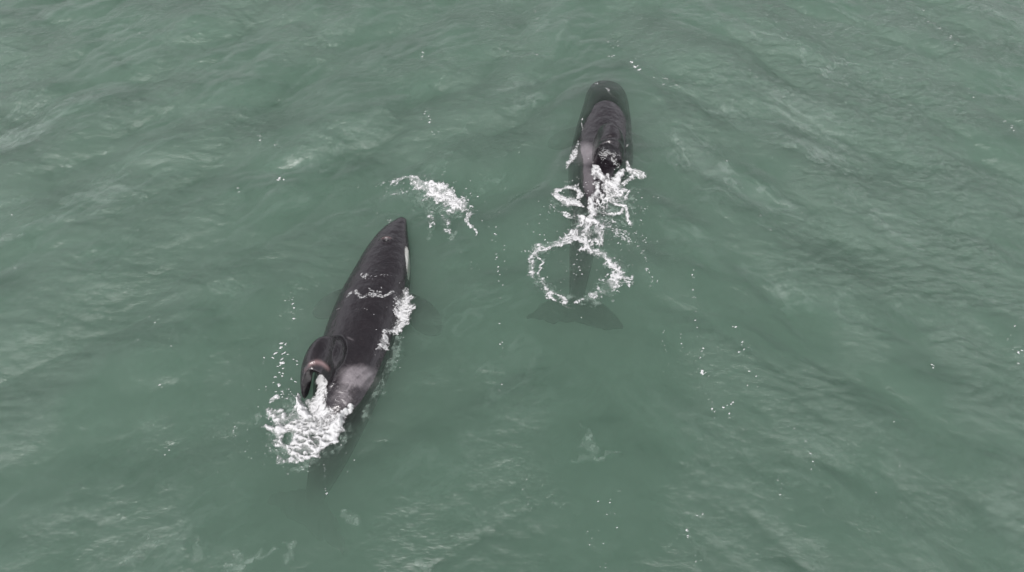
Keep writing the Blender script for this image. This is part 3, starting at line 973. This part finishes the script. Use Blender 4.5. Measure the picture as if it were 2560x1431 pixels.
# floating flecks of foam
def flecks():
    rng = random.Random(4)
    chains = [  # px polyline, count, spread px, size px
        ([(1730, 680), (1735, 760), (1745, 850)], 16, 3, 3.2), ([(1657, 850), (1665, 900)], 4, 3, 3), ([(1700, 832), (1705, 885)], 5, 3, 5),
        ([(1830, 812), (1858, 850), (1865, 925), (1882, 958)], 12, 6, 5.5), ([(1757, 872), (1752, 905)], 3, 2, 4), ([(1742, 928), (1762, 938)], 6, 5, 6),
        ([(1765, 985), (1785, 1020), (1780, 1040)], 7, 5, 4), ([(1845, 1005), (1815, 1020), (1830, 1048)], 7, 3, 5), ([(1975, 1050), (1990, 1090), (2030, 1140), (2045, 1215)], 11, 5, 3.5),
        ([(1250, 815), (1256, 900), (1250, 1000)], 13, 3, 3), ([(1240, 640), (1255, 745)], 9, 4, 3.4), ([(1228, 570), (1280, 680)], 14, 9, 3.4), ([(1160, 650), (1200, 675)], 6, 7, 4),
        ([(1755, 1280), (1715, 1335), (1728, 1365), (1750, 1425)], 12, 5, 4), ([(1480, 1300), (1500, 1420)], 12, 10, 3), ([(2520, 830), (2545, 905)], 12, 8, 4.5),
        ([(2300, 20), (2345, 75), (2400, 130)], 15, 5, 3.6), ([(2505, 295), (2540, 330)], 7, 4, 4), ([(1575, 160), (1600, 185)], 8, 4, 6), ([(1625, 195), (1700, 215)], 12, 6, 4),
        ([(1515, 90), (1545, 140)], 16, 9, 3.2), ([(1250, 115), (1285, 140), (1340, 138)], 14, 5, 3), ([(1060, 280), (1080, 320), (1105, 365)], 14, 5, 3.4), ([(1055, 125), (1058, 150)], 5, 2, 3),
        ([(1340, 20), (1345, 100)], 8, 3, 2.4), ([(590, 1040), (585, 1110)], 8, 3, 3.5), ([(598, 470), (600, 492)], 4, 3, 3.5), ([(700, 455), (722, 452)], 5, 3, 5), ([(735, 735), (728, 790)], 10, 8, 5),
        ([(712, 850), (700, 900)], 12, 10, 8), ([(660, 885), (655, 920)], 3, 3, 5), ([(700, 915), (698, 980)], 12, 8, 5.5), ([(740, 900), (735, 960)], 7, 5, 4), ([(670, 1000), (730, 985)], 16, 12, 4),
        ([(812, 1170), (815, 1240)], 9, 2, 3), ([(1300, 1135), (1320, 1280)], 14, 5, 2.6), ([(1380, 520), (1345, 570)], 9, 8, 3.6), ([(1330, 590), (1370, 600)], 5, 5, 3.5),
        ([(1560, 470), (1620, 520)], 12, 12, 3), ([(1590, 355), (1560, 385)], 7, 8, 3.4), ([(1430, 655), (1455, 670)], 6, 8, 4.5), ([(1505, 540), (1600, 600)], 40, 22, 3.6),
        ([(1020, 445), (940, 470)], 10, 10, 3), ([(1140, 470), (1200, 520)], 8, 12, 3), ([(960, 560), (1000, 530)], 5, 10, 3), ([(640, 340), (750, 400)], 9, 12, 3),
        ([(360, 40), (355, 90)], 5, 4, 2.6), ([(300, 90), (310, 120)], 3, 5, 2.6), ([(400, 950), (405, 970)], 2, 2, 4), ([(1640, 700), (1670, 950)], 8, 6, 2.6), ([(1940, 1160), (1960, 1260)], 6, 4, 3),
        ([(2230, 1030), (2260, 1300)], 7, 8, 2.8), ([(2330, 900), (2335, 935)], 3, 3, 5), ([(1690, 420), (1760, 280)], 6, 10, 2.8), ([(2390, 180), (2440, 240)], 6, 8, 3), ([(1500, 1240), (1560, 1340)], 8, 14, 3),
        ([(0, 380), (420, 640)], 8, 60, 2.6), ([(60, 700), (500, 900)], 8, 50, 2.6), ([(300, 1130), (560, 1080)], 8, 14, 2.8), ([(1800, 450), (2200, 650)], 8, 60, 2.4), ([(1900, 1350), (2300, 1200)], 9, 50, 2.6)]
    V, Fc, A = [], [], []
    spots = []
    for pts, n, spread, size in chains:
        P = catmull(np.array(pts, float), 40) if len(pts) > 2 else np.array([np.array(pts[0]) * (1 - t) + np.array(pts[1]) * t for t in np.linspace(0, 1, 40)])
        for _ in range(n):
            p = P[rng.randrange(40)]
            spots.append((p[0] + rng.gauss(0, spread), p[1] + rng.gauss(0, spread), size * rng.choice((.45, .6, .8, 1, 1.3)), rng.uniform(.62, 1.08)))
    for _ in range(70):
        spots.append((rng.uniform(-40, 2600), rng.uniform(-20, 1450), rng.choice((1.2, 1.6, 2.2)), rng.uniform(.5, .9)))
    # droplets thrown round the splashes
    for cx, cy_, sx, sy, n in ((735, 1055, 62, 48, 190), (740, 1140, 50, 22, 70), (1500, 490, 60, 45, 120), (1570, 590, 30, 40, 60), (1410, 500, 28, 25, 40), (1090, 490, 70, 30, 50), (1390, 680, 60, 60, 50), (990, 800, 24, 60, 25)):
        for _ in range(n):
            spots.append((rng.gauss(cx, sx), rng.gauss(cy_, sy), rng.choice((1.2, 1.6, 2.2, 2.8)), rng.uniform(.55, 1.1)))
    g = np.array([at(s[0], s[1])[:2] for s in spots])
    zz = top_z(g[:, 0].copy(), g[:, 1].copy(), treeL)
    zz = np.maximum(zz, top_z(g[:, 0].copy(), g[:, 1].copy(), treeR))
    for (px, py, sz, al), (x, y), z in zip(spots, g, zz):
        r = sz / ppm(py) * .5
        ang = rng.uniform(-.6, .9); el = rng.uniform(.4, .8); m = 9; A.extend([al] * 19)
        o = len(V)
        ph = [rng.uniform(.65, 1.25) for _ in range(m)]
        for rr, hz in ((1.0, .004), (.55, .004 + r * .35)):
            for j in range(m):
                a = 2 * math.pi * j / m
                ux, uy = math.cos(a) * r * rr * ph[j] * 1.25, math.sin(a) * r * rr * ph[j] * el
                V.append((x + ux * math.cos(ang) - uy * math.sin(ang), y + ux * math.sin(ang) + uy * math.cos(ang), z + hz))
        V.append((x, y, z + .004 + r * .45))
        for j in range(m):
            k = (j + 1) % m
            Fc.append((o + j, o + k, o + m + k, o + m + j))
            Fc.append((o + m + j, o + m + k, o + 2 * m))
    me = bpy.data.meshes.new("foam_flecks"); me.from_pydata(V, [], Fc)
    me.attributes.new("foam", 'FLOAT', 'POINT').data.foreach_set("value", np.array(A, dtype=np.float32))
    me.materials.append(M_FOAM)
    for p in me.polygons: p.use_smooth = True
    ob = bpy.data.objects.new("foam_flecks", me); COL.objects.link(ob)
    tag(ob, "small white foam flecks drifting in broken chains over the green water", "foam", kind="stuff")
flecks()
